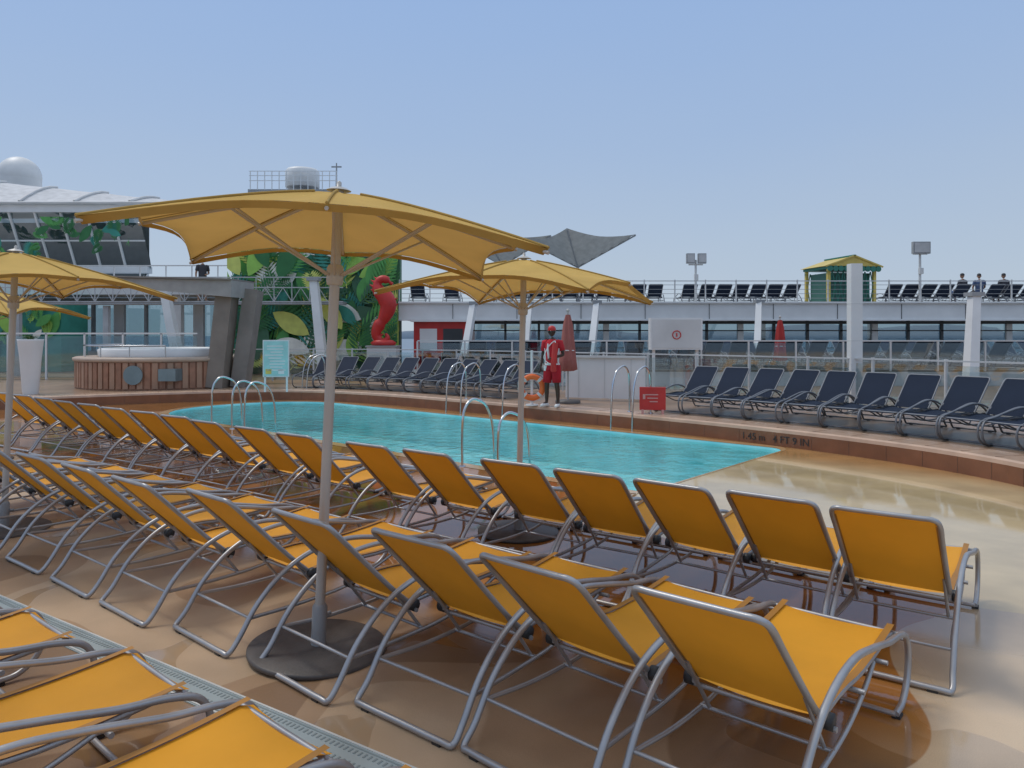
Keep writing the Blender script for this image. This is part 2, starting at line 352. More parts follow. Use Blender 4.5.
# ---------------------------------------------------------------- sun lounger
def lounger(name,sl_,slv,fr,seg=6):
    mb=MB(); y=.335
    half=[(-.57,.024),(-.50,.10),(-.38,.27),(-.20,.42),(.02,.505),(.28,.525),(.55,.48),(.82,.42),(1.02,.392),(1.15,.345),(1.20,.25),(1.18,.12),(1.08,.035),(.95,.024)]
    left=[(x,y,z) for x,z in half]; right=[(x,-y,z) for x,z in half]
    path=left[::-1]+[(-.585,y-.06,.022),(-.585,0,.022),(-.585,-y+.06,.022)]+right
    mb.tube(cr(path,seg),.0165,0,8)
    mb.tube([(.95,y,.024),(.95,-y,.024)],.014,0,8)
    yb=.275; bt=[(0.03,yb,.345),(-.12,yb,.48),(-.38,yb,.745),(-.50,yb,.868),(-.535,yb-.03,.903),(-.54,yb-.10,.905),(-.54,0,.905)]
    full=bt+[(x,-yy,z) for x,yy,z in bt[::-1][1:]]
    mb.tube(cr(full,4),.0145,0,8)
    def grid(f,nu,nv,m,sm=True):
        vs=[f(i/nu,j/nv) for i in range(nu+1) for j in range(nv+1)]
        fs=[(i*(nv+1)+j,(i+1)*(nv+1)+j,(i+1)*(nv+1)+j+1,i*(nv+1)+j+1) for i in range(nu) for j in range(nv)]
        mb.add(vs,fs,m,sm)
    def back(o,y0,y1,lo,hi):
        def f(u,v):
            yy=y0+(y1-y0)*v; a=lo+(hi-lo)*u; x=.03-.565*a; z=.345+.56*a
            sag=.020*(1-(yy/yb)**2)*math.sin(math.pi*min(1,max(0,a)))
            return (x+(sag+o)*.7,yy,z-(sag+o)*.7)
        return f
    grid(back(0,-yb,yb,.03,.995),10,8,1)
    for sgn in (1,-1): grid(back(-.012,sgn*(yb+.008),sgn*(yb-.022),.04,.93),6,1,2); grid(back(.012,sgn*(yb+.008),sgn*(yb-.022),.04,.93),6,1,2)
    def sz(x): return .345+.02*math.sin(min(1,x/.5)*math.pi)+.035*max(0,(x-.45)/.62)**2
    for sgn in (1,-1): mb.tube([(.0+1.12*i/10,sgn*yb,sz(1.12*i/10)-(.03 if i==10 else 0)) for i in range(11)],.0145,0,8)
    grid(lambda u,v:(.02+1.12*u,-yb+2*yb*v,sz(.02+1.12*u)+.010-.018*(1-(2*v-1)**2)-(.03*max(0,(u-.93)/.07)**2)),16,8,1)
    for sgn in (1,-1): grid(lambda u,v:(.02+1.10*u,sgn*(yb-.02+.034*v),sz(.02+1.1*u)+.019),10,1,2)
    for x in (.03,.42,.80,1.11): mb.tube([(x,-y,sz(x)-.03+(.0 if x<1 else .01)),(x,y,sz(x)-.03+(.0 if x<1 else .01))],.0125,0,8)
    for sgn in (1,-1):
        mb.tube(cr([(-.43,sgn*.325,.19),(-.1,sgn*.30,.175),(.3,sgn*.29,.19),(.58,sgn*.29,.27),(.76,sgn*.28,.33)],4),.012,0,7)
        mb.tube([(-.10,sgn*.255,.47),(.12,sgn*.255,.185)],.010,0,7)
        mb.lathe([(.0,-.02),(.035,-.02),(.035,.02),(0,.02)],3,12,T=Matrix.Translation((.03,sgn*(yb+.028),.345))@Matrix.Rotation(R(90),4,'X'))
        mb.box((-.575,sgn*.25,.008),(.05,.05,.014),3); mb.box((.98,sgn*.335,.008),(.06,.04,.014),3)
    mb.tube([(.12,-.30,.18),(.12,.30,.18)],.010,0,7); mb.tube([(-.43,-.325,.19),(-.43,.325,.19)],.010,0,7)
    return mb.mesh(name,[fr,sl_,slv,BLACK])
LO=lounger('orange_lounger_mesh',ORANGE,SLEEVE,ALU); LN=lounger('navy_lounger_mesh',NAVY,NAVYS,DALU,3)
def put(tx,ty,ang,me=LO,z=0,jit=1):
    a=ang+R(random.uniform(-3,3))*jit; f=Vector((math.cos(a),math.sin(a),0)); r=Vector((f.y,-f.x,0))
    o=Vector((tx,ty,z))+r*.275+f*.54
    place('sun_lounger',me,o,a)
A=R(50)
row1=[(.466,2.92),(-.154,3.36),(-.728,3.79),(-1.38,4.22),(-2.11,4.77),(-2.83,5.21),(-3.50,5.73),(-4.2,6.25),(-4.9,6.75),(-5.6,7.3),(-6.3,7.8)]
row2=[(1.84,4.28),(1.36,4.71),(.83,5.10),(.30,5.48),(-.26,5.92),(-.96,6.43),(-1.55,6.85),(-2.4,7.5),(-3.02,8.02),(-3.75,8.62),(-4.36,9.15),(-5.0,9.65),(-5.65,10.15),(-6.3,10.7),(-6.95,11.2),(-7.6,11.75),(-8.3,12.3),(-9.0,12.8)]
for i,(x,y) in enumerate(row1): put(x,y,A-R(.5)+R(.6*i),jit=0 if i==0 else 1)
for i,(x,y) in enumerate(row2): put(x,y,A+R(.5*i)+(R(4) if i==0 else R(1)),jit=0 if i==0 else 1)
f=Vector((math.cos(A),math.sin(A),0)); r=Vector((f.y,-f.x,0))
for (x,y) in [(-.10,2.42),(-.86,2.92),(-1.60,3.42),(-2.38,3.92),(-3.18,4.44)]:
    c=Vector((x,y,0))-f*1.17; place('sun_lounger',LO,c,A+R(random.uniform(-1.5,1.5)))
# ---------------------------------------------------------------- umbrellas
def umbrella_mesh(h=2.76,drop=.38,Rr=1.5):
    mb=MB(); ribs=[]
    for k in range(8):
        a=R(45*k); L0=Rr if k%2==0 else Rr*.74; ribs.append((a,L0,drop if k%2==0 else drop*.66))
    nu=10; nv=8; ring=8*nv
    def pt(k,v,u,off=0):
        a0,l0,d0=ribs[k]; a1,l1,d1=ribs[(k+1)%8]
        p0=Vector((math.cos(a0)*l0,math.sin(a0)*l0,0)); p1=Vector((math.cos(a1)*l1,math.sin(a1)*l1,0))
        p=p0.lerp(p1,v); q=math.sin(math.pi*v); p*= (1-.07*q*u)
        d=(d0*(1-v)+d1*v)
        return Vector((p.x*u,p.y*u,h-d*(u**1.25)-.05*q*u*(1-u)*2+.055*q*u**3+off))
    vs=[Vector((0,0,h))]; fs=[]
    for i in range(1,nu+1):
        for k in range(8):
            for j in range(nv): vs.append(pt(k,j/nv,i/nu,0))
    for j in range(ring): fs.append((0,1+j,1+(j+1)%ring))
    for i in range(nu-1):
        for j in range(ring):
            l=(j+1)%ring; fs.append((1+i*ring+j,1+(i+1)*ring+j,1+(i+1)*ring+l,1+i*ring+l))
    mb.add(vs,fs,0,True)
    edge=[pt(k,j/nv,1.0,-.003) for k in range(8) for j in range(nv)]
    e2=[p+Vector((p.x*-.02,p.y*-.02,-.03)) for p in edge]; n=len(edge)
    mb.add(edge+e2,[(i,(i+1)%n,n+(i+1)%n,n+i) for i in range(n)],1,True)
    for k,(a,l,d) in enumerate(ribs):
        pts=[pt(k,0,u/8,-.022) for u in range(1,9)]
        mb.tube(pts,.011,2,6)
        m_=pt(k,0,.52,-.03); mb.tube([(math.cos(a)*.05,math.sin(a)*.05,h-.50),m_],.008,2,6)
        mb.tube([pt(k,0,u/8,.004) for u in range(1,9)],.008,1,5)
    mb.lathe([(.03,0),(.03,h+.02)],2,16); mb.lathe([(.045,h-.56),(.05,h-.54),(.05,h-.46),(.04,h-.44)],2,16)
    mb.lathe([(.06,h-.09),(.06,h-.02)],2,16); mb.lathe([(.075,h+.01),(.05,h+.025),(.015,h+.035),(.015,h+.06),(0.003,h+.07)],2,16)
    mb.lathe([(.40,.0),(.41,.006),(.41,.025),(.40,.032),(.06,.036)],3,48); mb.lathe([(.045,.03),(.045,.26),(.035,.28)],4,16)
    mb.tube([(.05,0,.2),(.085,0,.2)],.012,4,8)
    return mb.mesh('umbrella_mesh',[CANV,CANVH,POLE,BASE,GREY])
UM=umbrella_mesh()
def umb(x,y,rz,lean=2.5,sc=1):
    o=place('patio_umbrella',UM,(x,y,.002)); o.rotation_euler=(Matrix.Rotation(R(lean),3,'Y')@Matrix.Rotation(rz,3,'Z')).to_euler(); o.scale=(sc,)*3
umb(-1.17,4.46,R(56),2.6); umb(.06,7.1,R(20),1.2,.95); umb(-4.95,7.2,R(15),2.5,.98); umb(-8.0,11.2,R(45),2,.93)
# ---------------------------------------------------------------- navy loungers round the pool
def path_at(path,dist):
    for i in range(len(path)-1):
        l=(path[i+1]-path[i]).length
        if dist<=l: d=(path[i+1]-path[i]).normalized(); return path[i]+d*dist,d
        dist-=l
    return None,None
back=offs(cw,1.95); tot=sum((back[i+1]-back[i]).length for i in range(len(back)-1)); D=0
while D<tot-1:
    p,d=path_at(back,D); D+=.74
    if p is None: break
    s_=.75*p.x-.66*p.y; t_=.66*p.x+.75*p.y
    if t_<13.3 and s_<-12: continue
    if -12.2<s_<-8.3: continue
    if t_<9: continue
    nrm=Vector((-d.y,d.x,0)); a=math.atan2(-nrm.y,-nrm.x)
    place('sun_lounger',LN,(p.x,p.y,.285),a+R(random.uniform(-4,4)))
# ---------------------------------------------------------------- glass windscreen behind them
gp=offs(cw,3.3); mb=MB(); D=14; prev=None
L0=sum((gp[i+1]-gp[i]).length for i in range(len(gp)-1))
while D<L0-3:
    p,d=path_at(gp,D); D+=1.35
    mb.box((0,0,.62),(.05,.05,1.1),0,Matrix.Translation((p.x,p.y,.28)))
    if prev is not None:
        q=prev; mb.beam(Vector((q.x,q.y,1.42)),Vector((p.x,p.y,1.42)),.05,.03,0)
        mb.beam(Vector((q.x,q.y,.86)),Vector((p.x,p.y,.86)),.012,.95,1)
    prev=p
mb.build('glass_windscreen',[WHITE2,GLASS])
# ---------------------------------------------------------------- middle terrace with more loungers
mb=MB(); mb.box((13.5,27.3,.53),(33,7.4,.5),0); mb.box((13.5,23.55,.50),(33.02,.06,.44),1)
mb.build('raised_terrace',[M('raised_deck',(.25,.22,.19),.6),WHITE2])
for yy,st in ((24.6,0),(27.0,.4)):
    x=-2.0+st
    while x<27:
        if random.random()>.08: place('sun_lounger',LN,(x,yy,.785),R(90 if yy<26 else -90)+R(random.uniform(-4,4)))
        x+=.86
mb=MB(); x=-3
while x<29:
    mb.box((x,23.45,1.22),(.05,.05,.95),0); x+=1.5
mb.box((13,23.45,1.71),(32,.05,.04),0); mb.box((13,23.45,1.22),(32,.012,.85),1); mb.build('glass_balustrade',[WHITE2,GLASS])
# ---------------------------------------------------------------- upper deck gallery
mb=MB(); X0,X1=-4.6,34
mb.box(((X0+X1)/2,33.5,2.85),(X1-X0,7,.66),0); mb.box(((X0+X1)/2,29.96,3.21),(X1-X0,.16,.07),0); mb.box(((X0+X1)/2,29.97,2.50),(X1-X0,.12,.05),0)
mb.box(((X0+X1)/2+1.3,31.3,.95),(X1-X0-2.8,.12,.36),0)
x=X0+2.9; i=0
while x<X1:
    mb.box((x,31.3,1.82),(.10 if i%4 else .24,.12,1.38),2 if i%4 else 0); x+=1.42; i+=1
mb.box(((X0+X1)/2+1.3,31.25,2.42),(X1-X0-2.8,.1,.12),2); mb.box(((X0+X1)/2+1.3,31.27,2.08),(X1-X0-2.8,.06,.05),2)
mb.box(((X0+X1)/2+1.3,31.34,1.8),(X1-X0-2.8,.02,1.3),1)
x=X0+1
while x<X1: mb.box((x,36.3,1.4),(.22,.22,2.24),0); x+=5.3
mb.box(((X0+X1)/2,36.6,1.25),(X1-X0,.06,.05),0)
x=X0+2.2
while x<X1: mb.box((x,29.99,2.85),(.02,.025,.60),2); x+=2.6
mb.build('upper_deck_gallery',[WHITE,TGLASS,M('window_mullion',(.08,.085,.09),.5)])
mb=MB(); x=X0
while x<X1: mb.box((x,30.2,3.68),(.045,.045,.95),0); x+=1.25
mb.box(((X0+X1)/2,30.2,4.10),(X1-X0,.05,.035),0)
for z in (3.4,3.58,3.76,3.94): mb.box(((X0+X1)/2,30.2,z),(X1-X0,.018,.018),1)
mb.build('upper_railing',[WHITE2,GREY])
x=X0+.6
while x<X1-.5:
    if random.random()>.06 and not (12.2<x<15.6): place('sun_lounger',LN,(x,31.6,3.19),R(90)+R(random.uniform(-3,3)),sc=(1,1.05,.92))
    x+=.72
def strut(p,q,w=.26):
    mb=MB(); mb.beam(p,q,w,w*1.25,0,w2=w*.8,h2=w); mb.box((p[0],p[1],p[2]+.03),(w*1.8,w*1.8,.06),0); mb.box((q[0],q[1],q[2]),(w*1.3,w*1.5,.12),1); mb.build('slanted_support_column',[WHITE,GREY])
strut((2.75,26.6,.28),(3.25,28.3,3.15)); strut((-1.85,26.6,.28),(-1.45,28.0,3.1)); strut((9.0,27.2,.8),(9.55,28.6,3.2)); strut((13.75,22.2,.28),(14.25,22.8,3.15),.3)
strut((-7.0,27.6,.28),(-7.5,28.0,4.0),.34); strut((-12.5,28,.28),(-13.3,28.3,3.7),.34); strut((.4,26.6,.28),(.7,28.3,3.1),.2)
mb=MB(); mb.box((0,0,1.53),(.23,.20,3.06),0)
for z in (.75,1.5,2.25): mb.box((0,0,z),(.236,.206,.012),1)
mb.box((.125,0,2.8),(.03,.1,.18),1); mb.build('white_column',[WHITE,WHITE2],(6.95,15,.28))
def flood(x,z,two):
    mb=MB(); mb.lathe([(.06,0),(.045,z)],0,12)
    for sx in ((-.24,.24) if two else (0,)):
        w=.34 if two else .72; mb.box((sx,-.08,z+.05),(w,.16,.42 if two else .5),1); mb.box((sx,-.17,z+.05),(w*.86,.02,.34 if two else .4),2)
    mb.beam((-.3,0,z-.2),(.3,0,z-.2),.05,.05,0); mb.beam((0,0,z*.6),(0,-.15,z*.6),.15,.25,0); mb.build('floodlight_pole',[WHITE2,GREY,M('lamp_glass',(.5,.5,.5),.2)],(x,31.0,3.19))
flood(7.7,1.85,True); flood(17.1,2.3,False)
# kiosk
mb=MB()
for x in (-1.05,1.05):
    for y in (-.8,.8): mb.box((x,y,.75),(.12,.12,1.5),0)
for k in range(9):
    for y in (-.8,.8): mb.beam((-1+.25*k-.12,y,.1),(-1+.25*k+.12,y,1.35),.03,.03,1); mb.beam((-1+.25*k+.12,y,.1),(-1+.25*k-.12,y,1.35),.03,.03,1)
mb.box((0,0,.7),(1.9,1.3,1.2),3); mb.box((0,0,1.5),(2.3,1.8,.10),1)
for k in range(10): mb.lathe([(.12,0),(.12,.05)],1,12,T=Matrix.Translation((-1.1+.245*k,-.98,1.45))@Matrix.Rotation(R(90),4,'X'))
vs=[(-1.25,-1.0,1.56),(1.25,-1.0,1.56),(1.25,1.0,1.56),(-1.25,1.0,1.56),(0,-1.0,1.98),(0,1.0,1.98)]
mb.add(vs,[(0,1,4),(1,2,5,4),(2,3,5),(3,0,4,5),(3,2,1,0)],0); mb.box((0,0,2.0),(.1,2.1,.06),1)
mb.beam((-1.3,-1.02,1.54),(0,-1.02,1.99),.06,.06,0); mb.beam((1.3,-1.02,1.54),(0,-1.02,1.99),.06,.06,0)
mb.build('yellow_kiosk',[YEL,GRN,WHITE,M('kiosk_dark_green',(.05,.15,.12),.6)],(14,31.6,3.19),R(10))
# white rescue cabinet with red ring
mb=MB(); mb.box((0,0,1.65),(1.55,.35,.95),0); mb.box((0,-.18,1.65),(1.45,.02,.86),2)
for x in (-.65,.65): mb.box((x,0,.6),(.08,.08,1.2),0)
mb.tube([(math.cos(a_)*.12,-.2,1.62+math.sin(a_)*.12) for a_ in [2*math.pi*k/20 for k in range(20)]],.016,1,6,closed=True); mb.box((0,-.2,1.62),(.035,.03,.11),1)
mb.build('rescue_equipment_cabinet',[WHITE,RED,WHITE2],(4.9,22.2,.28))
def closed(x,y,z0,h,mat):
    mb=MB(); mb.lathe([(.025,0),(.025,h+.1)],1,10); n=24
    prof_=[(.05,h),(.10,h-.25),(.14,h-.7),(.17,h-1.05),(.20,h-1.3),(.12,h-1.34)]
    vs=[];fs=[]
    for r_,z in prof_:
        for j in range(n):
            t=2*math.pi*j/n; q=r_*(1+.22*math.cos(6*t+z)); vs.append((q*math.cos(t),q*math.sin(t),z))
    for i in range(len(prof_)-1):
        for j in range(n):
            l=(j+1)%n; fs.append((i*n+j,i*n+l,(i+1)*n+l,(i+1)*n+j))
    mb.add(vs,fs,0,True); mb.tube([(.15*math.cos(k/2),.15*math.sin(k/2),h-.85) for k in range(13)],.015,2,6); mb.sphere((0,0,h+.1),.04,1)
    mb.lathe([(.3,0),(.3,.06),(.05,.08)],3,24); mb.build('closed_parasol',[mat,POLE,WHITE,BASE],(x,y,z0))
closed(1.33,17.6,.28,2.1,MAROON); closed(8.7,24,.78,1.6,REDC)
# ---------------------------------------------------------------- pool handrails
def handrail(s,t,z0=0,pair=True,h=.95,ang=None):
    mb=MB()
    for yy in ((-.25,.25) if pair else (0,)):
        pts=cr([(-.1,yy,0),(-.1,yy,h*.55),(-.06,yy,h*.85),(.08,yy,h),(.25,yy,h*.98),(.42,yy,h*.86),(.55,yy,h*.5),(.6,yy,-.35)],5)
        mb.tube(pts,.019,0,10); mb.lathe([(.05,0),(.045,.015)],0,16,c=(-.1,yy,0))
    mb.build('pool_handrail',[CHROME],W(s,t,z0),ang if ang is not None else AX)
handrail(-7.6,7.65,pair=False); handrail(-6.9,7.65,pair=False,h=.8); handrail(-13.9,7.6); handrail(-15.0,7.6,pair=False,h=1.0)
handrail(-8.1,13.1,.3,True,.95,ang=AX+math.pi); handrail(-12.9,13.1,.3,True,.9,ang=AX+math.pi); handrail(-11.3,13.1,.3,False,.9,ang=AX+math.pi)
handrail(-19.0,13.0,.3,True,1.0,ang=AX+math.pi*.9)
# ---------------------------------------------------------------- lifebuoy stand
lb=Vector((.45,16.75,.3)); mb=MB()
mb.lathe([(.03,0),(.03,1.25)],1,12); mb.lathe([(.14,0),(.14,.03)],1,20)
mb.tube([(math.cos(a_)*.24,-.09,.42+math.sin(a_)*.24) for a_ in [2*math.pi*k/32 for k in range(32)]],.065,0,12,closed=True)
for k in range(4):
    a_=R(45+90*k); seg=[(math.cos(a_+e_)*.24,-.09,.42+math.sin(a_+e_)*.24) for e_ in (-.13,0,.13)]; mb.tube(seg,.069,2,12)
rope=[(math.cos(a_)*(.33-.02*math.cos(4*a_)),-.09,.42+math.sin(a_)*(.33-.02*math.cos(4*a_))) for a_ in [2*math.pi*k/40 for k in range(40)]]
mb.tube(rope,.008,2,5,closed=True); mb.box((0,-.04,.60),(.1,.08,.06),1); mb.build('lifebuoy_stand',[BUOY,WHITE,WHITE2],lb)
mb=MB(); mb.box((0,0,.32),(.52,.10,.46),0)
for k in range(3): mb.box((-.02+.02*k,-.053,.40-.07*k),(.26-.05*k,.006,.022),1)
mb.box((-.17,-.053,.36),(.05,.006,.10),1); mb.box((-.2,0,.05),(.04,.2,.1),1); mb.box((.2,0,.05),(.04,.2,.1),1)
mb.build('red_notice_box',[RED,M('notice_text',(.62,.30,.28),.6)],(2.85,15.0,.29),R(-8))
mb=MB(); mb.box((0,0,.55),(2.0,.08,1.0),0); mb.box((0,-.05,1.08),(2.05,.14,.05),1)
for x in (-.66,0,.66): mb.box((x,-.045,.55),(.015,.015,.95),1)
mb.build('white_partition_wall',[WHITE,WHITE2],(2.3,18.3,.28),R(-20))
# ---------------------------------------------------------------- people
def person(name,loc,rz,skin,shirt,shorts,pose='stand',cap=None,hair=None):
    root=empty(name,loc,rz)
    if pose=='stand':
        J=dict(pel=(0,0,.95,.13,.10),sp=(0,0,1.13,.125,.095),ch=(0,.005,1.33,.15,.10),nb=(0,0,1.475,.075,.07),nk=(0,-.012,1.56,.052,.052),
          hl=(.085,0,.88,.092,.095),kl=(.115,-.03,.50,.058,.060),cl=(.12,.012,.36,.052,.056),al=(.125,.02,.09,.034,.036),tl=(.15,-.15,.035,.036,.028),
          hr=(-.085,0,.88,.092,.095),kr=(-.13,-.01,.50,.058,.060),cr_=(-.145,.02,.36,.052,.056),ar=(-.15,.03,.09,.034,.036),tr=(-.20,-.13,.035,.036,.028),
          sl=(.185,0,1.425,.056,.056),el=(.25,.03,1.15,.040,.040),wl=(.10,-.20,1.10,.027,.024),
          sr=(-.185,0,1.425,.056,.056),er=(-.245,.03,1.13,.040,.040),wr=(-.26,-.05,.88,.027,.024))
    else:
        J=dict(pel=(0,0,.50,.14,.11),sp=(0,.02,.68,.125,.095),ch=(0,.04,.88,.15,.10),nb=(0,.03,1.03,.075,.07),nk=(0,.02,1.10,.052,.052),
          hl=(.09,-.03,.48,.09,.09),kl=(.12,-.44,.50,.06,.06),cl=(.12,-.46,.36,.052,.055),al=(.12,-.42,.09,.034,.036),tl=(.13,-.58,.035,.036,.028),
          hr=(-.09,-.03,.48,.09,.09),kr=(-.12,-.44,.50,.06,.06),cr_=(-.12,-.46,.36,.052,.055),ar=(-.12,-.42,.09,.034,.036),tr=(-.13,-.58,.035,.036,.028),
          sl=(.185,.03,.98,.056,.056),el=(.24,-.02,.72,.04,.04),wl=(.14,-.25,.62,.027,.024),sr=(-.185,.03,.98,.056,.056),er=(-.24,-.02,.72,.04,.04),wr=(-.14,-.25,.62,.027,.024))
    K=list(J); E=[('pel','sp'),('sp','ch'),('ch','nb'),('nb','nk'),('pel','hl'),('hl','kl'),('kl','cl'),('cl','al'),('al','tl'),('pel','hr'),('hr','kr'),('kr','cr_'),('cr_','ar'),('ar','tr'),
      ('ch','sl'),('sl','el'),('el','wl'),('ch','sr'),('sr','er'),('er','wr')]
    me=bpy.data.meshes.new('body'); me.from_pydata([J[k][:3] for k in K],[(K.index(a),K.index(b)) for a,b in E],[])
    o=bpy.data.objects.new('body',me); scene.collection.objects.link(o)
    sm=o.modifiers.new('s','SKIN'); sm.use_smooth_shade=True
    for i,k in enumerate(K):
        sv=me.skin_vertices[0].data[i]; sv.radius=(J[k][3],J[k][4]); sv.use_root=(k=='pel')
    ss_=o.modifiers.new('u','SUBSURF'); ss_.levels=2; ss_.render_levels=2
    me.materials.append(skin); o.parent=root
    V=lambda k:Vector(J[k][:3])
    hb=MB()
    for sd_,w,e in ((1,'wl','el'),(-1,'wr','er')):
        wv=V(w); d=(wv-V(e)).normalized(); side=Vector((0,0,1)).cross(d); 
        if side.length<.3: side=Vector((0,-1,0))
        side=(side.normalized() if pose!='stand' or w=='wl' else Vector((0,-1,0))); side=(side-d*side.dot(d)).normalized(); nrm=d.cross(side)*sd_
        hb.tube([wv-d*.02,wv+d*.03,wv+d*.06,wv+d*.095],[.024,.034,.040,.036],0,10,flat=.5)
        for i,(ofs,ln) in enumerate(((-.027,.062),(-.009,.075),(.010,.070),(.027,.055))):
            b0=wv+d*.08+side*ofs; hb.tube([b0,b0+d*ln*.45-nrm*.004,b0+d*ln*.75-nrm*.016,b0+d*ln*.9-nrm*.030],[.0088,.0085,.008,.006],0,7)
        b0=wv+d*.03-side*.03; hb.tube([b0,b0+d*.03-side*.022,b0+d*.055-side*.028-nrm*.008,b0+d*.072-side*.026-nrm*.016],[.011,.011,.0095,.007],0,7)
    hb.build('hands',[skin],parent=root)
    nk=V('nk'); hc=nk+Vector((0,-.02,.115)); hd=MB(); Th=Matrix.Translation(hc)@Matrix.Rotation(R(-18),4,'Z')
    n=20;k_=16;vs=[];fs=[]
    for i in range(k_+1):
        ph=math.pi*i/k_-math.pi/2
        for j in range(n):
            t=2*math.pi*j/n; x=math.cos(ph)*math.cos(t)*.077; y=math.cos(ph)*math.sin(t)*.096; z=math.sin(ph)*.118
            if z<0: q=1+.55*z/.118*.5; x*=q; y=y*(q if y>0 else 1-.10*(-z/.118))
            vs.append((x,y,z))
    for i in range(k_):
        for j in range(n):
            l=(j+1)%n; fs.append((i*n+j,i*n+l,(i+1)*n+l,(i+1)*n+j))
    hd.add(vs,fs,0,True,Th)
    hd.tube([(0,-.092,.02),(0,-.106,-.005),(0,-.114,-.024),(0,-.098,-.034)],[.008,.011,.016,.010],0,8,T=Th)
    for sx in (-1,1):
        hd.sphere((sx*.030,-.086,.012),(.013,.009,.008),1,10,6,T=Th); hd.sphere((sx*.030,-.0935,.012),(.006,.004,.006),2,8,6,T=Th)
        hd.sphere((sx*.077,.004,-.005),(.012,.020,.032),0,10,8,T=Th); hd.tube([(sx*.016,-.093,.032),(sx*.032,-.091,.037),(sx*.047,-.080,.032)],.0045,2,6,T=Th)
    hd.tube([(-.026,-.086,-.058),(0,-.095,-.056),(.026,-.086,-.058)],[.004,.008,.004],3,8,T=Th)
    hd.build('head',[skin,WCL,BLACK,M('lips',(.16,.05,.045),.5)],parent=root)
    cb=MB(); top=[(.079,.02),(.083,.045),(.078,.08),(.06,.108),(.03,.124),(.004,.128)]
    if cap:
        cb.lathe(top,0,20,T=Th@Matrix.Scale(1.18,4,(0,1,0)))
        cb.add([(math.cos(R(a_))*.078,math.sin(R(a_))*.095,.032) for a_ in range(200,345,20)]+[(math.cos(R(a_))*.085,math.sin(R(a_))*.165,.022) for a_ in range(200,345,20)],[(i,i+1,9+i,8+i) for i in range(7)],0,True,Th)
        cb.build('cap',[cap],parent=root)
    else:
        cb.lathe(top,0,20,T=Th@Matrix.Scale(1.2,4,(0,1,0))@Matrix.Translation((0,.008,-.005))); cb.build('hair',[hair or BLACK],parent=root)
    sb=MB(); dz=J['pel'][2]-.95; cy=J['ch'][1]
    def L3(z): 
        f_=(z-.95)/.5; return (0,cy*f_,z+dz)
    sb.loft([(L3(.90),.165,.125),(L3(.93),.168,.128),(L3(1.05),.155,.12),(L3(1.18),.158,.122),(L3(1.30),.178,.128),(L3(1.38),.186,.122),(L3(1.435),.175,.105),(L3(1.475),.115,.085),(L3(1.50),.072,.070)],0,20)
    for s1,e1,sx in (('sl','el',1),('sr','er',-1)):
        a_=V(s1);b_=V(e1); sb.tube([a_+Vector((-sx*.06,0,.005)),a_,a_.lerp(b_,.3),a_.lerp(b_,.62),a_.lerp(b_,.63)],[.068,.072,.066,.064,.05],0,12)
    if name=='lifeguard':
        for sx in (-1,1): sb.tube([(sx*.155,-.035,.92+dz),(sx*.146,-.035,1.05+dz),(sx*.15,-.035,1.18+dz),(sx*.165,-.03,1.30+dz)],[.022,.024,.024,.018],1,8)
        sb.tube([(-.06,-.105,1.40),(-.055,-.125,1.30),(-.045,-.128,1.18),(-.04,-.122,1.06)],[.03,.045,.045,.03],1,10,flat=.5)
    sb.build('shirt',[shirt,WCL],parent=root)
    tb=MB(); tb.loft([((0,0,.99+dz),.15,.115),((0,0,.94+dz),.160,.122),((0,0,.87+dz),.172,.13),((0,0,.82+dz),.165,.12)],0,20)
    for h_,k1,sx in (('hl','kl',1),('hr','kr',-1)):
        a_=V(h_);b_=V(k1); tb.tube([a_+Vector((0,0,.05)) if pose=='stand' else a_,a_.lerp(b_,.25),a_.lerp(b_,.6),a_.lerp(b_,.9),a_.lerp(b_,.91)],[.10,.112,.104,.098,.07],0,14)
    tb.build('shorts',[shorts],parent=root)
    sh=MB()
    for a1,t1 in (('al','tl'),('ar','tr')):
        a_=V(a1);t_=V(t1); d=(t_-a_);d.z=0;d.normalize()
        sh.tube([Vector((a_.x,a_.y,.03))-d*.05,Vector((a_.x,a_.y,.04)),Vector((a_.x,a_.y,.04))+d*.1,Vector((t_.x,t_.y,.03)),Vector((t_.x,t_.y,.022))+d*.05],[.03,.045,.044,.042,.02],0,10)
    sh.build('shoes',[BLACK if name!='lifeguard' else WCL],parent=root)
    return root
lg=person('lifeguard',(.90,16.45,.303),R(-25),SKIN,SHIRT,SHORT,'stand',cap=RED)
mb=MB(); mb.tube(cr([(.16,-.23,1.42),(.15,-.25,1.2),(.13,-.26,.98),(.12,-.24,.80)],4),.062,0,12); mb.tube(cr([(.15,-.20,1.42),(.10,-.14,1.46),(-.05,-.135,1.32),(-.15,-.13,1.1),(-.05,-.15,.98),(.1,-.2,.95)],5),.012,1,6)
mb.build('rescue_tube',[RED,WCL],parent=lg)
mb=MB(); mb.loft([((0,-.005,.925),.172,.132),((0,-.005,.965),.170,.130)],0,20); mb.loft([((-.13,-.06,.80),.05,.05),((-.13,-.06,.92),.055,.05)],0,12); mb.build('waist_pack',[WCL],parent=lg)
GC=M('dark_cloth',(.05,.05,.06),.8); BC=M('blue_cloth',(.08,.12,.22),.8)
person('seated_person',(19.6,32.2,3.25),R(200),TSKIN,GC,BC,'sit'); person('seated_person',(20.4,32.3,3.25),R(170),TSKIN,BC,GC,'sit'); person('seated_person',(21.4,32.2,3.25),R(185),TSKIN,GC,GC,'sit')
person('standing_person',(-12.3,29.4,3.2),R(40),TSKIN,GC,GC,'stand')
